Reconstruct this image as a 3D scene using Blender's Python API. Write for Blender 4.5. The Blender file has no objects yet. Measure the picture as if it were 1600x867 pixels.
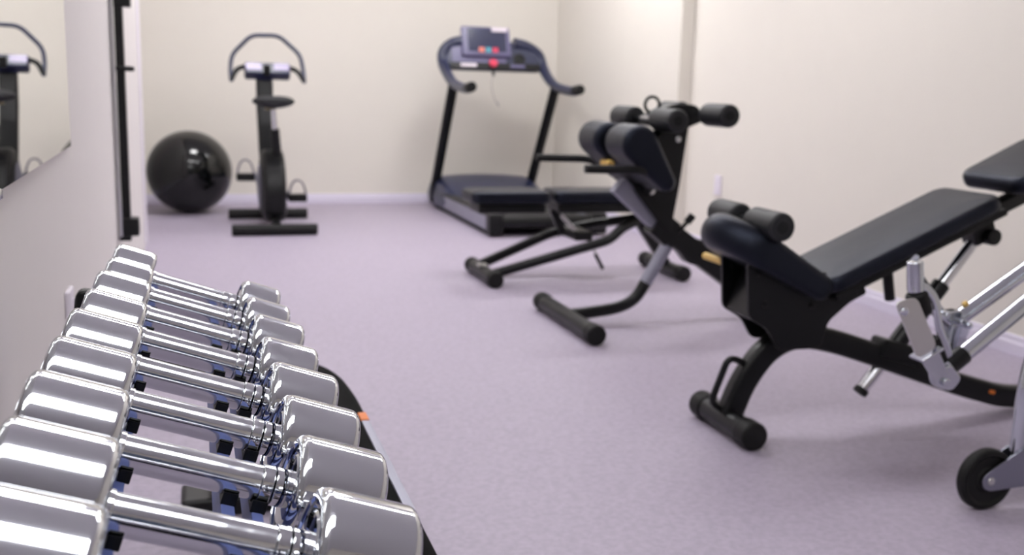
import bpy, bmesh, math
from math import sin, cos, pi, sqrt, radians
from mathutils import Vector, Matrix

S = bpy.context.scene
C = S.collection
V = Vector
WORLD = {}          # world location of every empty / part

# ------------------------------------------------------------------ materials
def srgb(r, g, b):
    f = lambda c: (c/12.92 if c <= .04045 else ((c+.055)/1.055)**2.4)
    return (f(r/255), f(g/255), f(b/255), 1)

def mat(name, col, rough=.5, metal=0., bump=0., bscale=200., var=0., vscale=8., spec=.5, coat=0., aniso=0., sheen=0., stretch=None, rvar=0.):
    m = bpy.data.materials.new(name); m.use_nodes = True
    n = m.node_tree.nodes; l = m.node_tree.links
    b = n['Principled BSDF']
    b.inputs['Base Color'].default_value = col
    b.inputs['Roughness'].default_value = rough
    b.inputs['Metallic'].default_value = metal
    b.inputs['Specular IOR Level'].default_value = spec
    b.inputs['Coat Weight'].default_value = coat
    b.inputs['Coat Roughness'].default_value = .15
    if sheen:
        b.inputs['Sheen Weight'].default_value = sheen
        b.inputs['Sheen Roughness'].default_value = .4
    tc = n.new('ShaderNodeTexCoord')
    mp = n.new('ShaderNodeMapping'); l.new(tc.outputs['Object'], mp.inputs['Vector'])
    if stretch: mp.inputs['Scale'].default_value = stretch
    if var:
        nz = n.new('ShaderNodeTexNoise'); nz.inputs['Scale'].default_value = vscale; nz.inputs['Detail'].default_value = 4
        l.new(mp.outputs[0], nz.inputs['Vector'])
        mx = n.new('ShaderNodeMix'); mx.data_type = 'RGBA'
        mx.inputs['A'].default_value = tuple(max(0, c*(1-var)) for c in col[:3])+(1,)
        mx.inputs['B'].default_value = tuple(min(1, c*(1+var)) for c in col[:3])+(1,)
        l.new(nz.outputs['Fac'], mx.inputs['Factor']); l.new(mx.outputs['Result'], b.inputs['Base Color'])
    if rvar:
        nz2 = n.new('ShaderNodeTexNoise'); nz2.inputs['Scale'].default_value = 60; nz2.inputs['Detail'].default_value = 5
        l.new(mp.outputs[0], nz2.inputs['Vector'])
        mr = n.new('ShaderNodeMapRange'); mr.inputs['From Min'].default_value = .35; mr.inputs['From Max'].default_value = .75
        mr.inputs['To Min'].default_value = rough; mr.inputs['To Max'].default_value = rough+rvar
        l.new(nz2.outputs['Fac'], mr.inputs['Value']); l.new(mr.outputs[0], b.inputs['Roughness'])
    if bump:
        bz = n.new('ShaderNodeTexNoise'); bz.inputs['Scale'].default_value = bscale; bz.inputs['Detail'].default_value = 3
        l.new(mp.outputs[0], bz.inputs['Vector'])
        bp = n.new('ShaderNodeBump'); bp.inputs['Strength'].default_value = bump; bp.inputs['Distance'].default_value = .002
        l.new(bz.outputs['Fac'], bp.inputs['Height']); l.new(bp.outputs[0], b.inputs['Normal'])
    return m

def emit(name, col, s):
    m = bpy.data.materials.new(name); m.use_nodes = True
    n = m.node_tree.nodes; l = m.node_tree.links
    b = n['Principled BSDF']
    nz = n.new('ShaderNodeTexNoise'); nz.inputs['Scale'].default_value = 3
    b.inputs['Base Color'].default_value = (.8, .8, .8, 1)
    b.inputs['Emission Color'].default_value = col; b.inputs['Emission Strength'].default_value = s
    return m

M = {}
M['chrome'] = mat('chrome', (.70, .72, .755, 1), .03, 1, rvar=.02)
M['chrome_grip'] = mat('polished_grip_chrome', (.70, .72, .755, 1), .05, 1, rvar=.14)
M['chrome_soft'] = mat('chromed_tube', (.70, .71, .74, 1), .12, 1)
M['plate_d'] = mat('blue_grey_plated_steel', (.30, .31, .37, 1), .32, 1)
M['chrome_d'] = mat('bright_chromed_steel', (.62, .65, .70, 1), .05, 1)
M['nickel'] = mat('satin_plated_steel', (.66, .66, .64, 1), .28, 1)
M['rail'] = mat('blued_steel_rail', srgb(92, 104, 158), .35, .1, stretch=(1, 60, 60), rvar=.2)
M['strip'] = mat('grey_painted_strip', srgb(112, 106, 118), .45)
M['plastic'] = mat('black_moulded_plastic', srgb(10, 11, 13), .42, bump=.1, spec=.32)
M['paint'] = mat('black_powder_coat', srgb(11, 12, 14), .36, bump=.08, bscale=500, spec=.32)
M['rubber'] = mat('black_rubber', srgb(11, 11, 12), .6, bump=.1, spec=.32)
M['vinyl'] = mat('black_upholstery_vinyl', srgb(9, 10, 13), .38, bump=.2, bscale=900, spec=.38)
for k_ in ('vinyl',): M[k_].node_tree.nodes['Principled BSDF'].inputs['Specular Tint'].default_value = (.62, .70, 1, 1)
M['foam'] = mat('black_foam_roller', srgb(15, 17, 23), .5, bump=.3, bscale=700)
M['ball'] = mat('black_ball_rubber', srgb(7, 9, 10), .12, spec=.5)
M['silver'] = mat('silver_painted_metal', srgb(150, 150, 165), .4, .5)
M['grey_col'] = mat('taupe_column_paint', srgb(134, 126, 128), .5)
M['blueplastic'] = mat('dark_blue_grey_plastic', srgb(38, 43, 70), .33)
M['lilac'] = mat('blue_grey_console_face', srgb(92, 88, 122), .3)
M['screen'] = mat('console_screen_glass', srgb(36, 42, 70), .12, coat=.5)
M['paper'] = mat('white_label', srgb(215, 205, 215), .5)
M['orange'] = mat('orange_mark', srgb(225, 120, 40), .5)
M['yellow'] = mat('yellow_grip', srgb(215, 178, 95), .5)
M['dispm'] = mat('display_reflection_lilac', srgb(150, 140, 172), .35)  # pale lilac puts the reflection on the bike displays into their colour
M['bump'] = mat('black_bumper_rubber', srgb(4, 4, 5), .8, spec=.08)
M['red'] = mat('red_button', srgb(205, 45, 80), .4)
M['teal'] = mat('teal_button', srgb(70, 150, 170), .4)
M['coral'] = mat('coral_button', srgb(215, 115, 100), .4)
M['brown'] = mat('brass_tone', srgb(125, 112, 70), .5)
M['wire'] = mat('grey_cord', srgb(165, 160, 158), .6)
M['walll'] = mat('warm_white_wall_paint', srgb(224, 219, 218), .75, bump=.05, bscale=120, var=.015)
M['wallb'] = mat('cream_wall_paint', srgb(228, 223, 214), .75, bump=.05, bscale=120, var=.015)
M['ceil'] = mat('ceiling_board', srgb(240, 240, 246), .85, bump=.1)
M['base'] = mat('white_baseboard', srgb(222, 216, 232), .4)
M['white'] = mat('white_plastic', srgb(232, 226, 236), .4)
M['tread'] = mat('treadmill_belt', srgb(22, 22, 24), .7, bump=.3)
mm = bpy.data.materials.new('mirror_glass'); mm.use_nodes = True
bb = mm.node_tree.nodes['Principled BSDF']; bb.inputs['Metallic'].default_value = 1; bb.inputs['Roughness'].default_value = .0
bb.inputs['Base Color'].default_value = (.86, .88, .84, 1)
M['mirror'] = mm

# floor: mauve vinyl with fine fleck
fm = bpy.data.materials.new('mauve_flecked_vinyl_floor'); fm.use_nodes = True
n = fm.node_tree.nodes; l = fm.node_tree.links; b = n['Principled BSDF']
tc = n.new('ShaderNodeTexCoord')
n1 = n.new('ShaderNodeTexNoise'); n1.inputs['Scale'].default_value = 55; n1.inputs['Detail'].default_value = 6; n1.inputs['Roughness'].default_value = .7
n2 = n.new('ShaderNodeTexNoise'); n2.inputs['Scale'].default_value = 1.3; n2.inputs['Detail'].default_value = 3
l.new(tc.outputs['Object'], n1.inputs['Vector']); l.new(tc.outputs['Object'], n2.inputs['Vector'])
r1 = n.new('ShaderNodeValToRGB'); r1.color_ramp.elements[0].position = .38; r1.color_ramp.elements[1].position = .62
r1.color_ramp.elements[0].color = srgb(166, 157, 174); r1.color_ramp.elements[1].color = srgb(181, 171, 189)
l.new(n1.outputs['Fac'], r1.inputs['Fac'])
hx = n.new('ShaderNodeMix'); hx.data_type = 'RGBA'; hx.blend_type = 'MULTIPLY'; hx.inputs['Factor'].default_value = 1
r2 = n.new('ShaderNodeValToRGB'); r2.color_ramp.elements[0].color = (.95, .95, .95, 1); r2.color_ramp.elements[1].color = (1, 1, 1, 1)
l.new(n2.outputs['Fac'], r2.inputs['Fac'])
l.new(r1.outputs[0], hx.inputs['A']); l.new(r2.outputs[0], hx.inputs['B']); l.new(hx.outputs['Result'], b.inputs['Base Color'])
b.inputs['Roughness'].default_value = .52
bp = n.new('ShaderNodeBump'); bp.inputs['Strength'].default_value = .12; bp.inputs['Distance'].default_value = .002
l.new(n1.outputs['Fac'], bp.inputs['Height']); l.new(bp.outputs[0], b.inputs['Normal'])
M['floor'] = fm

# ------------------------------------------------------------------ mesh builder
def frame(z, hint=None):
    z = V(z).normalized()
    h = V(hint) if hint else (V((0, 0, 1)) if abs(z.z) < .9 else V((0, 1, 0)))
    x = h.cross(z)
    if x.length < 1e-6: x = V((1, 0, 0)).cross(z)
    x.normalize(); y = z.cross(x)
    return x, y, z

def fillet(pts, r, n=6):
    pts = [V(p) for p in pts]; out = [pts[0]]
    for i in range(1, len(pts)-1):
        a, p, c = pts[i-1], pts[i], pts[i+1]
        u = (a-p); w = (c-p); k = min(r, u.length*.48, w.length*.48)
        A = p+u.normalized()*k; B = p+w.normalized()*k
        for j in range(n+1):
            t = j/n; out.append(A*(1-t)**2+p*2*t*(1-t)+B*t*t)
    out.append(pts[-1]); return out

def smooth_path(pts, n=8):
    pts = [V(p) for p in pts]; P = [pts[0]*2-pts[1]]+pts+[pts[-1]*2-pts[-2]]; out = []
    for i in range(1, len(P)-2):
        for j in range(n):
            t = j/n; a, b, c, d = P[i-1], P[i], P[i+1], P[i+2]
            out.append(.5*((2*b)+(c-a)*t+(2*a-5*b+4*c-d)*t*t+(3*b-a-3*c+d)*t**3))
    out.append(pts[-1]); return out

class MB:
    def __init__(s): s.v = []; s.f = []
    def add(s, vs, fs):
        o = len(s.v); s.v += [V(p) for p in vs]; s.f += [[i+o for i in f] for f in fs]; return s
    def bm(s, bm, mt=None):
        bm.verts.ensure_lookup_table()
        s.add([(mt @ v.co if mt else v.co.copy()) for v in bm.verts], [[v.index for v in f.verts] for f in bm.faces]); bm.free(); return s
    def box(s, c, size, rot=None, bev=.004, seg=2):
        bm = bmesh.new(); bmesh.ops.create_cube(bm, size=1)
        for v in bm.verts: v.co = V((v.co.x*size[0], v.co.y*size[1], v.co.z*size[2]))
        if bev: bmesh.ops.bevel(bm, geom=bm.edges[:], offset=min(bev, min(size)*.45), segments=seg, affect='EDGES', profile=.5)
        bm.verts.index_update()
        m = Matrix.Translation(V(c)) @ (rot.to_4x4() if rot else Matrix())
        return s.bm(bm, m)
    def loft(s, rings, cap=True, closed=False):
        n = len(rings[0]); o = len(s.v); vs = [p for r in rings for p in r]; fs = []
        m = len(rings)
        for i in range(m if closed else m-1):
            for j in range(n):
                a = i*n+j; b = i*n+(j+1) % n; c = ((i+1) % m)*n+(j+1) % n; d = ((i+1) % m)*n+j
                fs.append([a, b, c, d])
        if cap and not closed: fs.append(list(range(n))[::-1]); fs.append([(m-1)*n+j for j in range(n)])
        return s.add(vs, fs)
    def tube(s, pts, r, seg=16, closed=False, sec=None, hint=None):
        """sweep; r number or list; sec optional 2-D section"""
        pts = [V(p) for p in pts]; n = len(pts)
        rr = r if isinstance(r, (list, tuple)) else [r]*n
        if sec is None: sec = [(cos(2*pi*k/seg), sin(2*pi*k/seg)) for k in range(seg)]; unit = True
        else: unit = False
        rings = []; x = None
        for i, p in enumerate(pts):
            if closed: t = pts[(i+1) % n]-pts[i-1]
            else: t = pts[min(i+1, n-1)]-pts[max(i-1, 0)]
            t.normalize()
            if x is None: x, y, _ = frame(t, hint)
            else:
                x = (x-t*x.dot(t)).normalized(); y = t.cross(x)
            k = rr[i] if unit else (rr[i] if r is not None else 1)
            rings.append([p+x*(a*k)+y*(b*k) for a, b in sec])
        return s.loft(rings, closed=closed)
    def bar(s, pts, w, h, rc=.006, hint=(0, 1, 0)):
        """rectangular tube, w measured along hint"""
        sec = rrect(h, w, min(rc, w*.45, h*.45), 3)
        return s.tube(pts, [1]*len(pts), sec=sec, hint=hint)
    def cyl(s, p, q, r, seg=24, bev=.003, r2=None):
        p = V(p); q = V(q); r2 = r if r2 is None else r2; L = (q-p).length; b = min(bev, r*.5, r2*.5, L*.4)
        prof = []
        if b > 0:
            for k in range(4): a = k/3*pi/2; prof.append((r-b+b*sin(a), b-b*cos(a)))
            for k in range(4): a = k/3*pi/2; prof.append((r2-b+b*cos(a), L-b+b*sin(a)))
        else: prof = [(r, 0), (r2, L)]
        return s.lathe(prof, p, q-p, seg)
    def lathe(s, prof, o, axis, seg=32):
        x, y, z = frame(axis); o = V(o)
        rings = [[o+z*h+(x*cos(2*pi*k/seg)+y*sin(2*pi*k/seg))*r for k in range(seg)] for r, h in prof]
        return s.loft(rings)
    def prism(s, poly, thick, o=(0, 0, 0), u=(1, 0, 0), v=(0, 0, 1), bev=.003):
        """polygon in (u,v); extruded +-thick/2 along u x v"""
        u = V(u).normalized(); v = V(v).normalized(); w = u.cross(v); o = V(o)
        bm = bmesh.new()
        vs = [bm.verts.new(o+u*a+v*b-w*thick/2) for a, b in poly]
        f = bm.faces.new(vs); e = bmesh.ops.extrude_face_region(bm, geom=[f])
        bmesh.ops.translate(bm, vec=w*thick, verts=[g for g in e['geom'] if isinstance(g, bmesh.types.BMVert)])
        bmesh.ops.recalc_face_normals(bm, faces=bm.faces[:])
        if bev:
            top = [ed for ed in bm.edges if abs((ed.verts[0].co-ed.verts[1].co).dot(w)) < 1e-6]
            bmesh.ops.bevel(bm, geom=top, offset=min(bev, thick*.4), segments=3, affect='EDGES', profile=.5, clamp_overlap=True)
        bm.verts.index_update(); return s.bm(bm)
    def pad(s, mt, L, W, T, rc=.04, re=.02, crown=0):
        """cushion: local x in [0,L], y in +-W/2, z in [-T,0]"""
        rings = []; N = 5
        lay = []
        for k in range(N+1): a = k/N*pi/2; lay.append((re*(1-sin(a)), -T+re*(1-cos(a))))
        for k in range(N+1): a = k/N*pi/2; lay.append((re*(1-cos(a)), -re*(1-sin(a))))
        lay.append((re+min(L, W)*.12, crown*.6)); lay.append((re+min(L, W)*.28, crown))
        for ins, z in lay:
            pts = rrect(L-2*ins, W-2*ins, max(.002, rc-ins), 6)
            rings.append([mt @ V((a+L/2, b, z)) for a, b in pts])
        return s.loft(rings)
    def build(s, name, m, parent=None, smooth=35, wn_=True, **props):
        c = sum(s.v, V((0, 0, 0)))/len(s.v)
        me = bpy.data.meshes.new(name); me.from_pydata([p-c for p in s.v], [], s.f)
        bm = bmesh.new(); bm.from_mesh(me); bmesh.ops.recalc_face_normals(bm, faces=bm.faces[:]); bm.to_mesh(me); bm.free()
        me.materials.append(m)
        me.shade_smooth(); me.set_sharp_from_angle(angle=radians(smooth))
        o = bpy.data.objects.new(name, me); C.objects.link(o)
        WORLD[o.name] = c
        if wn_: wn = o.modifiers.new('weighted', 'WEIGHTED_NORMAL'); wn.keep_sharp = True; wn.weight = 80
        if parent: o.parent = parent; o.location = c-WORLD[parent.name]
        else: o.location = c
        for k, vv in props.items(): o[k] = vv
        return o

def rrect(w, h, r, n=4):
    out = []; r = min(r, w/2*.999, h/2*.999)
    for cx, cy, a0 in ((w/2-r, h/2-r, 0), (-w/2+r, h/2-r, pi/2), (-w/2+r, -h/2+r, pi), (w/2-r, -h/2+r, 1.5*pi)):
        for k in range(n+1):
            a = a0+k/n*pi/2; out.append((cx+r*cos(a), cy+r*sin(a)))
    return out

def rpoly(pts, r, n=5):
    P = [V((a, b, 0)) for a, b in pts]; out = []
    for i in range(len(P)):
        a, p, c = P[i-1], P[i], P[(i+1) % len(P)]
        u = a-p; w = c-p; k = min(r, u.length*.45, w.length*.45); A = p+u.normalized()*k; B = p+w.normalized()*k
        for j in range(n+1): t = j/n; q = A*(1-t)**2+p*2*t*(1-t)+B*t*t; out.append((q.x, q.y))
    return out

def hull2(c0, r0, c1, r1, n=14):
    """outline of a capsule with two radii in 2-D"""
    d = V((c1[0]-c0[0], c1[1]-c0[1])); L = d.length; a = math.atan2(d.y, d.x); be = math.acos((r0-r1)/L)
    out = []
    for k in range(n+1):
        t = a+be+(2*pi-2*be)*k/n; out.append((c0[0]+r0*cos(t), c0[1]+r0*sin(t)))
    for k in range(n+1):
        t = a-be+2*be*k/n; out.append((c1[0]+r1*cos(t), c1[1]+r1*sin(t)))
    return out

def thing(name, label, cat, loc, group=None):
    o = bpy.data.objects.new(name, None); C.objects.link(o); o.location = loc; WORLD[o.name] = V(loc)
    o.empty_display_size = .05
    o['label'] = label; o['category'] = cat
    if group: o['group'] = group
    return o
def struct(name, mb, m, **k): return mb.build(name, m, kind='structure', **k)
def rotY(a): return Matrix.Rotation(a, 3, 'Y')
def XZ(o, ang, y=0):     # local x along (cos,0,sin) in the XZ plane, local z its upward normal
    x = V((cos(ang), 0, sin(ang))); z = V((-sin(ang), 0, cos(ang))); yv = V((0, 1, 0))
    m = Matrix(((x.x, yv.x, z.x, o[0]), (x.y, yv.y, z.y, y), (x.z, yv.z, z.z, o[1]), (0, 0, 0, 1)))
    return m

# ------------------------------------------------------------------ camera
F = 1598.5; yaw, pit, roll = .3039, .1847, .0283
f = V((sin(yaw)*cos(pit), cos(yaw)*cos(pit), -sin(pit))); r = V((cos(yaw), -sin(yaw), 0)); u = r.cross(f)
r2 = r*cos(roll)+u*sin(roll); u2 = u*cos(roll)-r*sin(roll)
cd = bpy.data.cameras.new('camera'); cam = bpy.data.objects.new('camera', cd); C.objects.link(cam)
cam.matrix_world = Matrix(((r2.x, u2.x, -f.x, 0), (r2.y, u2.y, -f.y, 0), (r2.z, u2.z, -f.z, 1.0), (0, 0, 0, 1)))
cd.sensor_width = 36; cd.lens = 36*F/1600; cd.clip_start = .02
cd.dof.use_dof = True; cd.dof.focus_distance = 1.12; cd.dof.aperture_fstop = 5.6
S.camera = cam

# ------------------------------------------------------------------ room
XL, XR, YB, YF, H = -.29, 3.13, 8.58, -2.6, 2.85
YP = 6.58; XREC = -.44
struct('floor', MB().box(((XR+XREC)/2, (YB+YF)/2, -.05), (XR-XREC+.6, YB-YF+.6, .1), bev=0), M['floor'])
struct('ceiling', MB().box(((XR+XREC)/2, (YB+YF)/2, H+.05), (XR-XREC+.6, YB-YF+.6, .1), bev=0), M['ceil'])
struct('wall_left', MB().box((XL-.15, (YP+YF)/2, H/2), (.3, YP-YF, H), bev=0).box((XREC-.1, (YP+YB)/2, H/2), (.2, YB-YP, H), bev=0), M['walll'])
struct('wall_back', MB().box(((XR+XREC)/2, YB+.1, H/2), (XR-XREC+.6, .2, H), bev=0), M['wallb'])
struct('wall_right', MB().box((XR+.15, (6.18+YF)/2, H/2), (.3, 6.18-YF, H), bev=0).box((XR+.105, (6.18+YB)/2, H/2), (.39, YB-6.18, H), bev=0), M['wallb'])
struct('wall_front', MB().box(((XR+XREC)/2, YF-.1, H/2), (XR-XREC+.6, .2, H), bev=0), M['wallb'])
struct('trim_1', MB().box((XL+.003, YP-.11, H/2), (.012, .22, H), bev=.003), M['white'])
dm = mat('blue_grey_reflection_tone', srgb(66, 84, 112), .45)  # colour for the added panel that the chrome handles mirror
M['refl_tone'] = dm
struct('reflection_panel_1', MB().box((.33, YF+.02, 1.05), (.92, .04, 2.1), bev=.004), dm)  # unseen panel added behind the camera, standing in for a figure the handles reflect
struct('trim_2', MB().box((-.17, YF+.02, 1.09), (.07, .05, 2.18), bev=.004).box((.83, YF+.02, 1.09), (.07, .05, 2.18), bev=.004).box((.33, YF+.02, 2.15), (.92, .05, .07), bev=.004), M['white'])  # white frame of the added panel, likewise unseen
def basebd(name, a, b_, nrm):
    a = V(a); b_ = V(b_); nrm = V(nrm); d = (b_-a)
    prof = [(0, 0), (.016, 0), (.016, .045), (.011, .052), (.008, .072), (.003, .078), (0, .078)]
    rings = [[p+nrm*x+V((0, 0, z)) for x, z in prof] for p in (a, b_)]
    struct(name, MB().loft(rings), M['base'], smooth=20)
basebd('baseboard_back', (XREC, YB, 0), (XR, YB, 0), (0, -1, 0))
basebd('baseboard_right', (XR, YF, 0), (XR, 6.18, 0), (-1, 0, 0))
basebd('baseboard_right_far', (XR-.09, 6.17, 0), (XR-.09, YB, 0), (-1, 0, 0))
basebd('baseboard_left', (XREC, YP, 0), (XREC, YB, 0), (1, 0, 0))

# ceiling lamps
lampm = emit('led_panel', (1, .99, .985, 1), 15)
lampc = emit('led_bright_panel', (1, .99, .985, 1), 52)
lampb = emit('led_tube_panel', (1, .99, .985, 1), 34)
for i, (x, y, LX, LY) in enumerate(((.42, .50, 1.2, .76), (.42, 4.15, 1.2, .18), (2.05, 4.15, 1.2, .18), (.50, 6.6, .62, .36), (2.22, 6.6, .62, .36))):
    t = thing('ceiling_light', 'oblong white panel lamp mounted on the ceiling', 'ceiling light', (x, y, H), 'oblong panel lamps across the ceiling')
    MB().box((x, y, H-.030), (LX, LY, .052), bev=.006).build('diffuser', lampm if i == 0 else (lampb if i < 3 else lampc), t)
    for sx in (-1, 1):
        MB().box((x+sx*(LX/2+.006), y, H-.008), (.012, LY+.024, .016), bev=.002).build('lamp_frame', M['white'], t)
        MB().box((x, y+sx*(LY/2+.006), H-.008), (LX, .012, .016), bev=.002).build('lamp_frame', M['white'], t)

# mirror on the left wall
t = thing('wall_mirror', 'large frameless mirror on the left white wall, reflecting the exercise bike', 'mirror', (XL, 1.1, .83))
MB().box((XL+.006+.0095*1.6, 1.05, 1.53), (.008, 3.25, 1.4), Matrix.Rotation(.0095, 3, 'Z'), 0).build('mirror_glass', M['mirror'], t)
for y in (-.4, .5, 1.6): MB().box((XL+.009+.0048*(2.6-y), y, .828), (.018+.0095*(2.6-y), .03, .016), bev=.003).build('mirror_clip', M['chrome_soft'], t)

# black upright on the left wall
yb = 4.24
t = thing('wall_mounted_upright', 'tall narrow black steel upright with chrome edge bolted to left wall beyond the mirror', 'wall rail', (XL, yb, .36))
MB().box((XL+.026, yb+.03, 1.36), (.044, .06, 2.0), bev=.004).build('post', M['paint'], t)
MB().cyl((XL+.012, yb-.012, .38), (XL+.012, yb-.012, 2.35), .008).build('guide_rod', M['chrome_soft'], t, label='chrome guide rod')
for z in (.415, 1.025, 1.29):
    hgt = .07 if z != 1.025 else .02
    MB().box((XL+.045, yb+.03, z), (.066, .075, hgt), bev=.006).build('bracket', M['plastic'], t)
MB().cyl((XL+.03, yb-.02, 1.025), (XL+.085, yb-.02, 1.025), .008).build('pin', M['paint'], t)

# sockets
def socket(label, c, nrm):
    t = thing('wall_socket', label, 'socket', c)
    x = nrm
    MB().box((c[0]+x*.006, c[1], c[2]), (.012, .08, .125 if nrm < 0 else .08), bev=.004, seg=3).build('face_plate', M['white'], t)
    for dz in ((-.028, .028) if nrm < 0 else (0,)):
        mb = MB().lathe([(.0205, 0), (.0205, .003), (.017, .003), (.016, .001), (.002, .001)], (c[0]+x*.0115, c[1], c[2]+dz), (x, 0, 0), 20)
        mb.build('outlet', M['white'], t)
socket('small white double socket low on the right wall above the hyperextension bench', (XR, 5.72, .43), -1)
socket('small pale socket low on the left wall behind the dumbbells', (XL, 2.52, .47), 1)

# ------------------------------------------------------------------ dumbbells and rack
PH = .3265; AX = V((cos(PH), 0, -sin(PH))); NR = V((sin(PH), 0, cos(PH))); O0 = V((-.0715, 0, .6803))
DY = [1.6901-.1287*i-.00035*i*i for i in range(9)]
RH = [.0443, .0443, .0474, .0474, .0500, .0504, .0524, .0544, .0566]
LH = [.064, .066, .0715, .0735, .079, .0815, .084, .0845, .088]
LAB = ['small chrome dumbbell at the far end of the rack, farthest from the camera',
       'small chrome dumbbell, second from the far end of the rack',
       'chrome dumbbell, third from the far end of the rack',
       'chrome dumbbell, fourth from the far end of the rack',
       'medium chrome dumbbell in the middle of the rack, fifth from the far end',
       'chrome dumbbell, fourth from the near end of the rack',
       'large chrome dumbbell, third from the near end of the rack',
       'large chrome dumbbell, second from the near end, lowest right head fully in view',
       'largest and nearest chrome dumbbell, cut off by the lower left picture edge']
def head_profile(R, L):
    b = .0095; P = [(.0165, 0), (.0185, .0003), (R*.60, .0012), (R*.64, .003), (R*.80, .003), (R*.84, .0008), (R-b, 0)]
    for k in range(1, 7): a = k/6*pi/2; P.append((R-b+b*sin(a), b-b*cos(a)))
    for k in range(0, 7): a = k/6*pi/2; P.append((R-b+b*cos(a), L-b+b*sin(a)))
    P += [(R*.84, L), (R*.80, L-.0025), (.002, L-.0025)]
    return P
for i in range(9):
    s0 = -.0002*(i-3.5); s1 = .145+.0023*(i-3.5)
    O = O0+V((0, DY[i], 0)); mid = O+AX*((s0+s1)/2)
    t = thing('dumbbell', LAB[i], 'dumbbell', mid-NR*.0162, 'chrome dumbbells on the rack')
    MB().cyl(O+AX*(s0-.002), O+AX*(s1-.024), .0162, 48, .0008).build('handle', M['chrome_grip'], t)
    for a, b_ in ((s0-.001, s0+.006), (s1-.024, s1-.0128), (s1-.0118, s1+.001)):
        MB().cyl(O+AX*a, O+AX*b_, .0176, 48, .0012).build('collar', M['chrome'], t)
    MB().lathe(head_profile(RH[i], LH[i]), O+AX*s0, -AX, 96).build('head', M['chrome'], t)
    MB().lathe(head_profile(RH[i], LH[i]), O+AX*s1, AX, 96).build('head', M['chrome'], t)

rk = thing('dumbbell_rack', 'black and blue-grey steel dumbbell rack along the left wall carrying chrome dumbbells', 'dumbbell rack', (.1, 1.3, 0))
def tp(s, t, y): p = O0+AX*s+NR*t; p.y = y; return p
RT = Matrix((AX, V((0, 1, 0)), NR)).transposed()     # local x=AX, y=Y, z=NR
for s in (.0085, .104, .1305):
    MB().box(tp(s, -.0315, 1.09), (.013 if s < .12 else .011, 1.32, .022), RT, .0015).build('rail', M['rail'], rk)
for i in range(9):
    y = DY[i]
    A0 = math.asin(.0095/.0166); sec = lambda w, h, q=.0166: [(-w/2, -h), (w/2, -h), (w/2, -.0095)]+[(q*cos(A0+(pi-2*A0)*k/8), -q*sin(A0+(pi-2*A0)*k/8)) for k in range(9)]+[(-w/2, -.0095)]
    MB().prism([(a, b_) for a, b_ in sec(.033, .0210)], .011, tp(.0130, .0, y), (0, 1, 0), NR, .001).build('saddle', M['plastic'], rk)
    for s_ in (.104, .1305): MB().prism([(a, b_) for a, b_ in sec(.040 if s_ > .12 else .033, .0210, .0182 if s_ > .12 else .0166)], .014, tp(s_, .0, y), (0, 1, 0), NR, .001).build('saddle', M['plastic'], rk)
for y in (1.765, .43):
    MB().prism(rpoly([(-.197, .585), (-.188, .66), (-.13, .645), (.115, .56), (.10, .50), (.02, .49), (-.12, .55)], .02), .03, (0, y, 0), (1, 0, 0), (0, 0, 1), .006).build('end_plate', M['plastic'], rk)
# lower bumper loop with grey inlay and orange mark
bump = smooth_path([(.035, 2.37, .335), (.14, 2.375, .335), (.215, 2.345, .335), (.262, 2.25, .335), (.278, 2.1, .335), (.280, 1.9, .335), (.280, 1.3, .335), (.280, .7, .335), (.262, .42, .335), (.20, .34, .335), (.035, .33, .335)])
MB().tube(bump, [1]*len(bump), sec=rrect(.072, .04, .018, 5), hint=(0, 0, 1)).build('bumper_rail', M['bump'], rk)
MB().box((.3035, 1.67, .3545), (.016, .44, .006), bev=.002).build('inlay_strip', M['silver'], rk, label='blue-grey inlay strip')
MB().box((.3035, 1.915, .355), (.017, .045, .007), bev=.002).build('mark', M['orange'], rk, label='orange mark')
for y in (2.38, .40):
    MB().box((.035, y, .18), (.036, .06, .30), bev=.004).build('column', M['grey_col'], rk)
    MB().box((.11, y, .0225), (.32, .12, .045), bev=.012, seg=3).build('foot', M['plastic'], rk)
for y0, y1 in ((2.36, 1.74), (.42, .50)):
    MB().bar(fillet([(.10, y0, .335), (.10, y0*.35+y1*.65, .46), (.10, y1, .575)], .1), .03, .03, hint=(1, 0, 0)).build('support_arm', M['paint'], rk)

# ------------------------------------------------------------------ gym ball
bc = (-.030, 8.02, .306)
g = MB(); prof = []
for k in range(97):
    a = -pi/2+pi*k/96; ring = 0
    rr = (.309+ring)*cos(a); prof.append((max(.0005, rr), bc[2]+(.306+ring)*sin(a) if k not in (0,) else 0))
g.lathe([(p, h) for p, h in prof], (bc[0], bc[1], 0), (0, 0, 1), 72)
o = g.build('exercise_ball', M['ball'], None, 60, False)
o['label'] = 'large glossy black exercise ball on floor in the back left corner'; o['category'] = 'exercise ball'

# ------------------------------------------------------------------ exercise bike
bx = .507
t = thing('exercise_bike', 'black upright exercise bike with looped handlebar standing before the back wall', 'exercise bike', (bx, 7.15, 0))
for y, x0, x1, nm in ((6.76, .222, .768, 'rear_foot'), (7.60, .228, .79, 'front_foot')):
    MB().cyl((x0, y, .04), (x1, y, .04), .037, 24, .008).build(nm, M['rubber'], t)
MB().bar(fillet([(bx, 6.76, .06), (bx, 7.0, .09), (bx, 7.6, .06)], .05), .05, .06, hint=(1, 0, 0)).build('base_beam', M['paint'], t)
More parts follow.
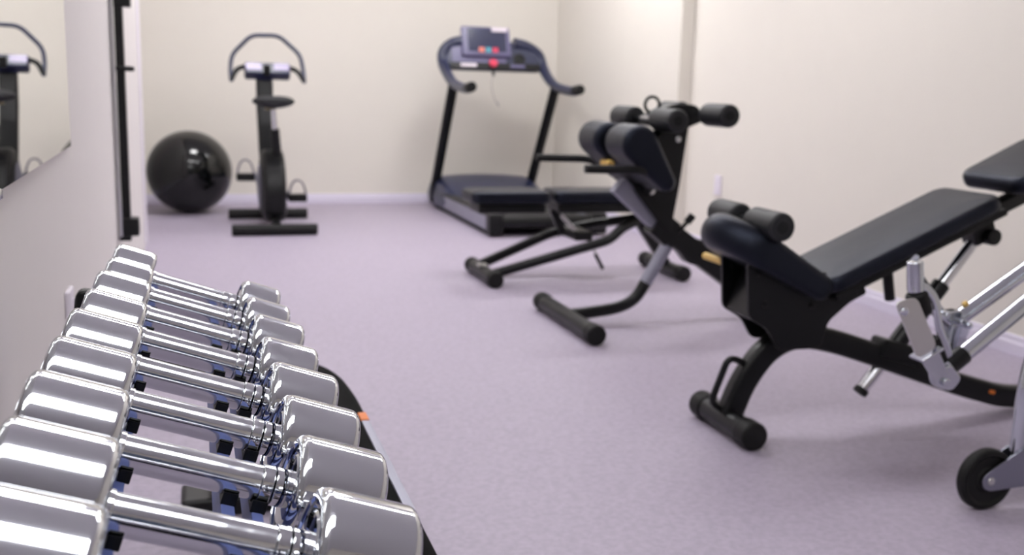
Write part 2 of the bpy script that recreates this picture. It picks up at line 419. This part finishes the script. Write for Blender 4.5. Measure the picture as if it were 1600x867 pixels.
# housing (rounded body in the YZ plane)
hp = rpoly([(6.86, .07), (6.84, .30), (6.93, .46), (7.06, .54), (7.22, .53), (7.40, .42), (7.52, .24), (7.52, .08)], .10, 6)
MB().prism(hp, .15, (bx, 0, 0), (0, 1, 0), (0, 0, 1), .035).build('housing', M['plastic'], t, 50)
MB().lathe([(.15, 0), (.155, .006), (.13, .014), (.06, .02), (.002, .022)], (bx-.073, 7.22, .28), (-1, 0, 0), 36).build('side_cover', M['silver'], t)
MB().lathe([(.15, 0), (.155, .006), (.13, .012), (.06, .014), (.002, .015)], (bx+.073, 7.22, .28), (1, 0, 0), 36).build('side_cover', M['plastic'], t)
MB().bar([(bx-.012, 7.33, .44), (bx-.02, 7.44, .80), (bx-.018, 7.50, 1.03)], .115, .07, .02, hint=(1, 0, 0)).build('handlebar_column', M['paint'], t)
MB().cyl((bx+.028, 7.03, .50), (bx+.012, 6.99, .68), .03, 20).build('seat_tube', M['paint'], t)
sp = MB().cyl((bx+.012, 6.99, .66), (bx+.002, 6.965, .83), .017, 20).build('seat_post', M['chrome_soft'], t, label='chrome seat post')
MB().box((bx-.02, 6.97, .815), (.06, .10, .02)).build('saddle_bracket', M['brown'], t)
sd = MB(); rings = []
for k in range(13):       # saddle: wide at the rear, narrow nose
    a = k/12; y = 6.83+.29*a; w = .148*(sin(min(1, a*3.2+.25)*pi/2))*(1-a**1.6*.72); hh = .046*(sin(min(1, a*5+.3)*pi/2))*(1 if a < .9 else .7)
    rings.append([V((bx+w*cos(q)*(1), y, .852-.012*a+hh*sin(q)*(1 if sin(q) > 0 else .8)+(.010*abs(cos(q))))) for q in [2*pi*j/20 for j in range(20)]])
sd.loft(rings).build('saddle', M['foam'], t)
hb = fillet([(.262, 7.36, .985), (.258, 7.42, 1.06), (.270, 7.46, 1.16), (.405, 7.47, 1.297), (.590, 7.47, 1.302), (.735, 7.46, 1.175), (.752, 7.42, 1.07), (.752, 7.36, .985)], .05)
MB().tube(hb, .0145, 14).build('handlebar', M['blueplastic'], t)
hs = MB()
hs.tube(fillet([(.262, 7.36, .99), (.30, 7.41, 1.065), (.36, 7.45, 1.085), (.50, 7.47, 1.08), (.65, 7.45, 1.085), (.71, 7.41, 1.065), (.752, 7.36, .99)], .04), .0165, 14)
hs.build('grip_bar', M['rubber'], t)
RK = Matrix.Rotation(radians(-32), 3, 'X'); kc = V((bx, 7.44, 1.055))
cs = MB().box(kc, (.31, .09, .095), RK, .016, 3).build('console', M['blueplastic'], t)
for sx in (-1, 1):
    MB().box(kc+RK @ V((sx*.095, -.047, .008)), (.105, .006, .055), RK, .002).build('display', M['dispm'], cs)
MB().box((bx-.005, 7.40, 1.06), (.05, .05, .08), bev=.01).build('clamp', M['paint'], t)
for sx, y, z, dz in ((-1, 7.33, .33, 0), (1, 7.10, .21, 0)):
    cr = MB().bar([(bx+sx*.085, 7.22, .275), (bx+sx*.100, y, z+.02)], .03, .012, hint=(0, 0, 1)).build('crank', M['silver'], t)
    pc = V((bx+sx*.165, y, z))
    pd = MB().box(pc, (.125, .09, .05), bev=.008).cyl((bx+sx*.08, y, z), (bx+sx*.12, y, z), .008).build('pedal', M['rubber'], t)
    st = [V((pc.x-.052, y-.01, z)), V((pc.x-.052, y-.01, z+.05)), V((pc.x-.03, y-.01, z+.105)), V((pc.x, y-.01, z+.12)), V((pc.x+.03, y-.01, z+.105)), V((pc.x+.052, y-.01, z+.05)), V((pc.x+.052, y-.01, z))]
    st = smooth_path(st, 5)
    MB().tube(st, [1]*len(st), sec=rrect(.012, .03, .004, 2), hint=(0, 1, 0)).build('toe_strap', M['strip'], pd)

# ------------------------------------------------------------------ treadmill
xl, xr = 1.885, 2.70; xc = (xl+xr)/2
t = thing('treadmill', 'black motorised treadmill with blue-grey console facing the back right corner', 'treadmill', (xc, 7.4, 0))
MB().box((xc, 7.3, .095), (.66, 1.55, .05), bev=.01).build('deck', M['paint'], t)
belt = MB().box((xc, 7.3, .128), (.52, 1.56, .012), bev=.005).build('running_belt', M['tread'], t)
for x, sx in ((xl+.035, -1), (xr-.035, 1)):
    MB().box((x, 7.42, .085), (.085, 1.68, .10), bev=.012, seg=3).build('side_rail', M['silver'], t, label='silver-grey side rail')
    MB().box((x+.0, 6.55, .088), (.10, .12, .145), bev=.02, seg=3).build('end_cap', M['plastic'], t)
    MB().box((x-sx*.0, 7.42, .142), (.09, 1.66, .016), bev=.005).build('foot_rail', M['plastic'], t)
    MB().box((x, 7.4, .020), (.05, 1.6, .040), bev=.006).build('skid', M['rubber'], t)
MB().cyl((xl+.07, 6.55, .10), (xr-.07, 6.55, .10), .045, 24).build('rear_roller', M['plastic'], t)
hood = MB(); rings = []
for k in range(15):
    a = k/14; y = 7.72+.74*a; hgt = .155+.115*sin(min(1, a*1.5)*pi/2)*(1-max(0, a-.75)*1.6); w = .40+.025*sin(a*pi)
    rings.append([V((xc-w, y, .035)), V((xc-w-.01, y, .10)), V((xc-w*.97, y, hgt-.045)), V((xc-w*.85, y, hgt-.012)), V((xc-w*.5, y, hgt)), V((xc, y, hgt+.006)), V((xc+w*.5, y, hgt)), V((xc+w*.85, y, hgt-.012)), V((xc+w*.97, y, hgt-.045)), V((xc+w+.01, y, .10)), V((xc+w, y, .035))])
hood.loft(rings).build('motor_hood', M['blueplastic'], t, 50)
for x in (xl, xr):
    MB().tube([(x, 8.20, .05), (x, 8.17, .20), (x, 7.62, 1.0)], [1]*3, sec=[(a*.028, b_*.04) for a, b_ in [(cos(2*pi*k/20), sin(2*pi*k/20)) for k in range(20)]], hint=(1, 0, 0)).build('upright', M['paint'], t)
def hrail(x):
    return smooth_path([(x, 7.12, .985), (x, 7.22, .975), (x, 7.42, .985), (x, 7.62, 1.01), (x, 7.80, 1.07), (x-.002, 7.95, 1.16), (x+(.01 if x < 2.2 else -.03), 7.99, 1.25), (x+(.07 if x < 2.2 else -.13), 7.985, 1.31), (x+(.15 if x < 2.2 else -.24), 7.98, 1.335)])
for x in (xl, xr):
    P = hrail(x); MB().tube(P, [.036+.010*min(1, max(0, (q.z-1.0)/.2)) for q in P], 16).build('hand_rail', M['blueplastic'], t)
    MB().cyl((x, 7.07, .99), (x, 7.20, .978), .037, 18, .012).build('grip_cap', M['rubber'], t)
CT = Matrix.Rotation(radians(-20), 3, 'X')
pn = rpoly([(-.40, -.10), (.40, -.10), (.375, .03), (.26, .11), (.16, .135), (-.16, .135), (-.31, .115), (-.39, .03)], .05)
con = MB().prism(pn, .07, (xc, 7.96, 1.21), (1, 0, 0), (0, -.34, .94) if False else (0, .34, .94), .018).build('console', M['blueplastic'], t, 50)
wd = V((0, .34, .94)).normalized(); nd = V((0, -.94, .34)).normalized()
def cpt(a, b_, d): return V((xc, 7.96, 1.21))+V((1, 0, 0))*a+wd*b_+nd*d
RC = Matrix((V((1, 0, 0)), wd, -nd)).transposed()
def plate(nm, a, b_, w, h, d, th, m, bev=.004, par=con): return MB().box(cpt(a, b_, d), (w, h, th), RC, bev).build(nm, m, par)
plate('console_face', -.13, .03, .44, .17, .037, .008, M['lilac'])
plate('lower_trim', 0, -.075, .74, .05, .037, .012, M['paint'])
dsp = plate('display_box', -.07, .115, .40, .25, .050, .045, M['lilac'], .02)
plate('screen', -.065, .125, .31, .19, .0745, .006, M['screen'], .003)
plate('readout', .04, .21, .13, .035, .079, .006, M['paper'], .002)
for a, m_ in ((-.115, 'coral'), (-.06, 'teal'), (-.005, 'red')): plate('button', a, .04, .045, .04, .079, .007, M[m_], .003)
MB().cyl(cpt(-.02, -.055, .035), cpt(-.02, -.055, .062), .034, 24, .006).build('stop_button', M['red'], con, label='red stop button')
plate('label_plate', -.22, -.075, .13, .028, .045, .004, M['paper'], .002)
plate('label_plate', .18, -.075, .12, .028, .045, .004, M['lilac'], .002)
MB().lathe([(.045, 0), (.05, .004), (.04, .005), (.036, -.004), (.002, -.004)], cpt(.20, -.015, .036), nd, 24).build('cup_holder', M['plastic'], con)
MB().cyl(cpt(-.02, -.09, .03), cpt(-.02, -.15, .03), .012, 14).build('key_plug', M['plastic'], con)
cord = smooth_path([cpt(-.02, -.14, .03), V((2.25, 7.85, 1.0)), V((2.27, 7.83, .90)), V((2.31, 7.84, .84)), V((2.30, 7.85, .88))])
MB().tube(cord, .003, 8).build('safety_cord', M['wire'], con)

# ------------------------------------------------------------------ bench helpers
def foot_tube(parent, x, y0, y1, z=.042, r=.037, nm='foot'):
    ft = MB().cyl((x, y0, z), (x, y1, z), r, 24).build(nm, M['paint'], parent)
    for a, b_ in ((y0-.012, y0+.055), (y1-.055, y1+.012)):
        MB().cyl((x, a, z), (x, b_, z), r+.005, 24, .010).build('rubber_cap', M['rubber'], ft)
    return ft
def roller(parent, x, y0, y1, z, r, nm='foam_roller'):
    rr = MB().cyl((x, y0, z), (x, y1, z), r, 32, r*.28).build(nm, M['foam'], parent)
    ye = y0-.002
    MB().cyl((x, ye, z), (x, ye+.01, z), r*.45, 20, .002).build('end_disc', M['plastic'], rr)
    return rr

# ------------------------------------------------------------------ bench A: incline sit-up bench (front right)
yA = 2.59
t = thing('incline_bench', 'black incline sit-up bench with headrest and chrome strut at right of the room', 'exercise bench', (2.0, yA, 0))
foot_tube(t, 1.497, 2.44, 2.755)
foot_tube(t, 2.88, 2.36, 2.82)
beam = smooth_path([(1.50, yA, .06), (1.545, yA, .165), (1.615, yA, .252), (1.70, yA, .288), (1.80, yA, .277), (1.95, yA, .232), (2.2, yA, .145), (2.38, yA, .085), (2.55, yA, .048), (2.88, yA, .042)])
MB().bar(beam, .055, .072, .014).build('main_beam', M['paint'], t)
MB().box((2.43, yA-.0285, .078), (.022, .004, .012), rotY(radians(16)), .001).build('mark', M['orange'], t, label='orange sticker')
hl = fillet([(1.475, yA-.0, .075), (1.437, yA, .10), (1.487, yA, .238), (1.56, yA, .205)], .03)
MB().tube(hl, .010, 12).build('carry_handle', M['paint'], t)
pl = rpoly([(1.475, .60), (1.495, .37), (1.56, .335), (1.60, .27), (1.74, .27), (1.76, .35), (1.86, .43), (1.80, .49), (1.70, .50)], .02)
for y in (yA-.075, yA+.075):
    sp = MB().prism(pl, .012, (0, y, 0), (1, 0, 0), (0, 0, 1), .002).build('side_plate', M['paint'], t)
    for bx_, bz_ in ((1.52, .50), (1.545, .41), (1.66, .455), (1.70, .40)):
        MB().cyl((bx_, y-.012, bz_), (bx_, y+.012, bz_), .009, 12, .002).build('bolt', M['paint'], sp)
MB().box((1.64, yA, .40), (.24, .14, .16), rotY(radians(20)), .01).build('pivot_block', M['paint'], t)
MB().box((1.86, yA, .425), (.09, .10, .05), rotY(radians(-25)), .01).build('pad_bracket', M['paint'], t)
MB().cyl((1.765, yA-.085, .445), (1.765, yA+.085, .445), .010, 16).build('pivot_pin', M['chrome_soft'], t)
# seat pad : teardrop-section cushion
sa = radians(-29)
seat = hull2((1.425, .615), .058, (1.695, .462), .038)
sm = MB(); rings = []
for k in range(25):
    q = -1+k/12; e = max(0, abs(q)-.86)/.14; rd = .020*(1-sqrt(max(0, 1-e*e)))
    d = .115*abs(q)**2.2
    c0 = (1.438+d*.868, .607-d*.497)
    rings.append([V((a, yA+q*.14, b_)) for a, b_ in hull2(c0, .055-rd-.006*abs(q), (1.695, .462), .038-rd)])
sm.loft(rings).build('seat', M['vinyl'], t, 60)
# back pad and headrest
ang = math.atan2(.43, 1)
mt = XZ((1.705, .478), ang, yA)
bp_ = MB().pad(mt, .635, .285, .05, .05, .02, .004).build('back_pad', M['vinyl'], t, 50)
MB().box(mt @ V((.33, 0, -.062)), (.62, .255, .022), rotY(-ang), .006).build('pad_board', M['plastic'], t)
MB().bar([mt @ V((.04, 0, -.094)), mt @ V((1.02, 0, -.094))], .05, .045, .008).build('back_rail', M['paint'], t)
mt2 = XZ(tuple((mt @ V((.695, 0, .014))).xz), ang+.03, yA)
MB().pad(mt2, .30, .285, .055, .05, .022, .004).build('headrest', M['vinyl'], t, 50)
MB().box(mt2 @ V((.15, 0, -.068)), (.20, .15, .03), rotY(-ang), .006).build('headrest_bracket', M['plastic'], t)
# strut
a0 = V((2.325, yA, .575)); a1 = V((1.960, yA-.0, .110))
MB().cyl(a0, a1, .019, 20).build('adjusting_strut', M['chrome_soft'], t, label='chrome adjusting strut')
dd = (a1-a0).normalized()
MB().cyl(a0+dd*.18, a0+dd*.44, .028, 20).build('strut_sleeve', M['paint'], t)
MB().cyl(a1+dd*.0, a1+dd*.018, .023, 20).build('strut_cap', M['rubber'], t)
MB().cyl((2.345, yA-.06, .585), (2.345, yA+.06, .585), .026, 20, .006).build('strut_pivot', M['plastic'], t)
MB().box((2.33, yA, .595), (.08, .07, .06), rotY(-ang), .008).build('strut_bracket', M['paint'], t)
MB().box((2.07, yA, .225), (.16, .075, .06), rotY(radians(16)), .012).build('clamp', M['plastic'], t)
MB().cyl((1.985, yA-.03, .49), (2.005, yA-.03, .395), .016, 16).build('dropper', M['plastic'], t)
MB().cyl((1.50, yA+.07, .503), (1.50, yA+.21, .503), .011, 16).build('locking_pin', M['yellow'], t, label='yellow locking pin')
# foam rollers
MB().cyl((1.535, yA-.14, .640), (1.535, yA+.20, .640), .012, 16).build('roller_axle', M['chrome_soft'], t)
roller(t, 1.535, 2.43, 2.585, .640, .041); roller(t, 1.535, 2.655, 2.80, .640, .041)
MB().bar([(1.535, yA+.028, .64), (1.63, yA+.028, .45)], .03, .03).build('roller_post', M['paint'], t)

# ------------------------------------------------------------------ bench B: hyperextension bench (middle)
yB = 4.0
t = thing('hyperextension_bench', 'tall black hyperextension bench with paired hip pads and foam rollers in middle of the row', 'exercise bench', (2.0, yB, 0))
foot_tube(t, 1.50, 3.65, 4.32, .042, .037)
foot_tube(t, 2.50, 3.66, 4.33, .042, .037)
leg = smooth_path([(1.50, yB, .045), (1.62, yB, .055), (1.74, yB, .072), (1.815, yB, .108), (1.865, yB, .18), (1.925, yB, .285), (1.985, yB, .39)])
MB().tube(leg, .026, 18).build('front_leg', M['paint'], t)
MB().tube([(1.862, yB, .176), (1.905, yB, .250), (1.955, yB, .338)], .0285, 18).build('leg_sleeve', M['silver'], t, label='silver sleeve on the leg')
MB().cyl((1.960, yB, .346), (1.970, yB, .364), .0295, 18).build('mark', M['orange'], t)
b0, b1, b2 = V((1.71, yB, .605)), V((1.905, yB, .435)), V((2.49, yB, .04))
MB().bar([b0, b1+(b1-b0)*.1], .055, .075, .006).build('inner_beam', M['silver'], t, label='silver telescoping tube')
MB().bar([b1, b2], .07, .092, .008).build('main_beam', M['paint'], t)
MB().bar([b1+V((-.015, 0, .013)), b1+V((.06, 0, -.045))], .085, .115, .012).build('beam_collar', M['plastic'], t)
MB().prism(rpoly([(1.93, .40), (2.13, .36), (2.16, .24), (2.05, .26)], .02), .06, (0, yB, 0)).build('gusset', M['paint'], t)
kb = MB().cyl((1.99, yB-.03, .40), (2.03, yB-.05, .455), .009, 14).build('knob_stem', M['paint'], t)
MB().cyl((2.02, yB-.05, .445), (2.045, yB-.055, .478), .017, 16, .005).build('adjusting_knob', M['rubber'], t)
plB = rpoly([(1.72, .68), (1.78, .57), (1.91, .42), (1.945, .40), (1.975, .60), (2.005, .885), (1.93, .90), (1.84, .76)], .015)
for y in (yB-.045, yB+.045):
    MB().prism(plB, .01, (0, y, 0), (1, 0, 0), (0, 0, 1), .002).build('side_plate', M['paint'], t)
MB().cyl((1.845, yB-.056, .582), (1.845, yB+.056, .582), .017, 20).build('pivot_pin', M['nickel'], t, label='pale pivot pin')
MB().bar([(1.93, yB, .52), (1.975, yB, .88)], .05, .07, .01).build('roller_column', M['paint'], t)
MB().cyl((1.955, yB-.056, .80), (1.955, yB+.056, .80), .014, 16).build('column_pin', M['chrome_soft'], t)
hull = hull2((1.675, .790), .076, (1.80, .640), .038)
for y in (3.80, 4.11):
    MB().prism(hull, .215, (0, y, 0), (1, 0, 0), (0, 0, 1), .026).build('hip_pad', M['vinyl'], t, 50)
MB().box((1.74, yB, .665), (.10, .42, .03), rotY(radians(48)), .005).build('pad_carrier', M['paint'], t)
MB().cyl((1.665, yB-.03, .692), (1.665, yB+.06, .692), .016, 16).build('locking_pin', M['yellow'], t, label='yellow locking pin')
for y in (3.70, 4.30):
    MB().tube(fillet([(1.445, y, .694), (1.70, y, .690), (1.80, yB+(y-yB)*.5, .62), (1.84, yB, .56)], .05), .017, 14).build('hand_grip', M['rubber'], t)
MB().cyl((1.815, 3.68, .884), (1.815, 4.27, .884), .012, 14).build('roller_axle', M['chrome_soft'], t)
roller(t, 1.815, 3.67, 3.86, .884, .047); roller(t, 1.815, 4.08, 4.27, .884, .047)
MB().cyl((2.035, 3.68, .908), (2.035, 4.25, .908), .012, 14).build('roller_axle', M['chrome_soft'], t)
roller(t, 2.035, 3.66, 3.85, .908, .047); roller(t, 2.035, 4.08, 4.27, .908, .047)
MB().prism(rpoly([(1.80, .86), (1.83, .90), (1.93, .948), (2.04, .945), (2.08, .88), (1.96, .83)], .03), .10, (0, yB, 0), bev=.01).build('roller_head', M['plastic'], t)
ring = [V((1.865+.033*cos(a), yB+.03, .940+.033*sin(a))) for a in [2*pi*k/24 for k in range(24)]]
MB().tube(ring, .007, 10, closed=True).build('ring_pull', M['plastic'], t)

# ------------------------------------------------------------------ bench C: flat adjustable bench (behind)
yC = 5.06
t = thing('flat_bench', 'black flat bench with two padded sections between the treadmill and hyperextension bench', 'exercise bench', (2.0, yC, 0))
foot_tube(t, 1.43, 4.83, 5.30, .042, .037)
foot_tube(t, 2.48, 4.85, 5.35, .042, .037)
MB().tube(fillet([(1.43, 4.95, .045), (2.10, 4.97, .215), (2.17, 4.99, .275), (2.30, 5.04, .315)], .06), .026, 16).build('frame_tube', M['paint'], t)
MB().tube(fillet([(1.42, 5.20, .045), (1.86, 5.22, .222), (2.08, 5.18, .272), (2.30, 5.08, .315)], .06), .026, 16).build('frame_tube', M['paint'], t)
MB().bar([(2.28, yC, .325), (2.48, yC, .05)], .05, .05).build('rear_leg', M['paint'], t)
MB().box((1.42, yC-.01, .083), (.05, .05, .01), bev=.003).build('foot_plate', M['nickel'], t)
mtc = XZ((1.33, .475), 0, yC)
MB().pad(mtc, .42, .27, .062, .045, .02, .003).build('seat_pad', M['vinyl'], t, 50)
mtd = XZ((1.775, .475), 0, yC)
MB().pad(mtd, .62, .27, .062, .045, .02, .003).build('back_pad', M['vinyl'], t, 50)
MB().box((1.55, yC, .385), (.36, .20, .05), bev=.01).build('seat_frame', M['paint'], t)
MB().box((2.08, yC, .385), (.56, .20, .05), bev=.01).build('back_frame', M['paint'], t)
MB().bar([(1.80, yC, .37), (1.86, yC, .25)], .035, .04).build('pad_post', M['paint'], t)
MB().bar([(1.83, yC-.05, .345), (1.94, yC-.05, .235)], .012, .022, .003).build('ladder_strut', M['nickel'], t, label='plated ladder strut')
MB().box((1.95, yC+.03, .235), (.10, .24, .05), bev=.01).build('cross_block', M['plastic'], t)
MB().cyl((2.02, yC-.08, .14), (2.06, yC-.1, .06), .010, 14).build('lever', M['paint'], t)
MB().cyl((2.0, yC-.06, .20), (2.03, yC-.085, .12), .008, 14).build('lever_stem', M['chrome_soft'], t)
MB().bar([(2.30, yC, .33), (2.34, yC, .39)], .04, .05).build('rear_post', M['paint'], t)

# ------------------------------------------------------------------ machine D: chrome linkage exerciser (right edge)
yD = 1.97
t = thing('linkage_exerciser', 'chrome exercise machine with hinged linkage arms and rubber wheel at the right picture edge', 'exercise machine', (2.4, 2.1, 0))
yy = 1.94
wh = MB().lathe([(.012, -.014), (.030, -.014), (.034, -.010), (.058, -.010), (.065, -.015), (.074, -.014), (.078, -.008), (.0785, 0), (.078, .008), (.074, .014), (.065, .015), (.058, .010), (.034, .010), (.030, .014), (.012, .014)], (1.850, yy, .0785), (0, 1, 0), 48).build('wheel', M['rubber'], t, 30)
MB().cyl((1.850, yy-.024, .0785), (1.850, yy+.024, .0785), .010, 16).build('axle', M['nickel'], wh)
wp = rpoly([(1.822, .088), (1.828, .062), (1.85, .053), (2.06, .060), (2.07, .15), (1.965, .170), (1.935, .155), (1.845, .106)], .014)
for s_ in (-1, 1):
    MB().prism(wp, .004, (0, yy+s_*.0195, 0), bev=.001).build('wheel_plate', M['plate_d'], t)
up = smooth_path([(1.938, yy, .10), (1.938, yy, .20), (1.944, yy, .34), (1.975, yy, .47), (2.04, yy, .60), (2.14, yy, .72)])
MB().tube(up, .0185, 18).build('upright_tube', M['chrome_d'], t)
MB().bar([(2.03, 1.94, .10), (2.16, 2.04, .10), (2.75, 2.14, .07)], .05, .05).build('base_beam', M['paint'], t)
MB().cyl((2.80, 1.9, .042), (2.80, 2.38, .042), .037, 20).build('rear_foot', M['rubber'], t)
MB().bar([(2.70, 2.14, .08), (2.62, 2.14, .9)], .05, .05).build('mast', M['chrome_soft'], t)
# near arm
yN = 1.945
na0, na1 = V((1.69, yN, .360)), V((2.62, yN+.10, .922))
MB().cyl(na0, na1, .0205, 24).build('lower_arm', M['chrome_d'], t, label='bright chrome arm')
da = (na1-na0).normalized()
MB().cyl(na0+da*.02, na0+da*.075, .0235, 22).build('arm_sleeve', M['paint'], t)
yU = 2.10
fa0, fa1 = V((1.825, yU, .428)), V((2.64, yU, .93))
MB().cyl(fa0, fa1, .0205, 24).build('upper_arm', M['chrome_d'], t, label='bright chrome arm behind')
MB().cyl((2.14, 1.92, .63), (2.14, 2.12, .63), .012, 16).build('arm_axle', M['nickel'], t)
# link plates
MB().prism(rpoly([(1.513, .542), (1.572, .552), (1.643, .430), (1.590, .405)], .018), .005, (0, yN-.03, 0)).build('link_plate', M['nickel'], t, label='pale plated link plate')
MB().prism(rpoly([(1.607, .402), (1.652, .426), (1.70, .350), (1.665, .328)], .008), .005, (0, yN-.02, 0)).build('link_plate', M['chrome_d'], t)
MB().box((1.632, yN-.01, .412), (.062, .05, .008), rotY(radians(-28)), .002).build('hinge_bar', M['chrome_d'], t)
cv = smooth_path([(1.585, yN+.0, .575), (1.62, yN, .565), (1.652, yN, .53), (1.668, yN, .47), (1.70, yN, .41), (1.712, yN, .36)])
MB().tube(cv, [1]*len(cv), sec=rrect(.020, .008, .003, 2), hint=(0, 1, 0)).build('curved_link', M['chrome_d'], t)
MB().prism(rpoly([(1.655, .362), (1.668, .325), (1.71, .315), (1.735, .345), (1.70, .385)], .015), .03, (0, yN-.005, 0), bev=.004).build('arm_knuckle', M['chrome_d'], t)
for x, z, y in ((1.538, .520, yN-.034), (1.682, .342, yN-.026)):
    MB().cyl((x, y-.006, z), (x, y+.01, z), .010, 16, .003).build('bolt', M['chrome_d'], t)
MB().cyl((1.590, yN+.01, .628), (1.600, yN+.01, .555), .019, 22, .004).build('standoff', M['chrome_d'], t)
MB().cyl((1.600, yN+.01, .555), (1.625, yN+.01, .50), .026, 22, .01).build('bushing', M['rubber'], t)
MB().bar([(1.604, yN+.03, .63), (1.70, yU-.02, .53), (1.80, yU, .47)], .012, .024, .004).build('brace', M['chrome_d'], t)
MB().bar([(1.60, yN+.02, .55), (1.70, yU-.06, .505), (1.83, yU-.01, .43)], .010, .022, .004).build('brace', M['chrome_d'], t)
MB().cyl((1.665, yU-.06, .565), (1.71, yU-.06, .515), .022, 18, .005).build('bushing', M['rubber'], t)
MB().prism(rpoly([(1.80, .47), (1.85, .475), (1.885, .425), (1.86, .37), (1.825, .365), (1.80, .41)], .015), .03, (0, yU-.005, 0), bev=.004).build('arm_knuckle', M['chrome_d'], t)
for x, z in ((1.845, .445), (1.868, .435)):
    MB().cyl((x, yU-.035, z), (x, yU-.01, z), .009, 14, .003).build('bolt', M['chrome_d'], t)
MB().cyl((1.87, yU, .49), (1.885, yU, .475), .008, 12).build('mark', M['yellow'], t)
MB().bar([(1.66, yN+.01, .44), (1.69, yN+.01, .385)], .03, .03, .006).build('rubber_stop', M['rubber'], t)

# ------------------------------------------------------------------ world and view
w = bpy.data.worlds.new('world'); S.world = w; w.use_nodes = True
w.node_tree.nodes['Background'].inputs['Color'].default_value = (.05, .05, .05, 1)
S.view_settings.view_transform = 'Standard'; S.view_settings.look = 'None'
S.view_settings.exposure = -.34; S.view_settings.gamma = 1; S.view_settings.use_curve_mapping = False
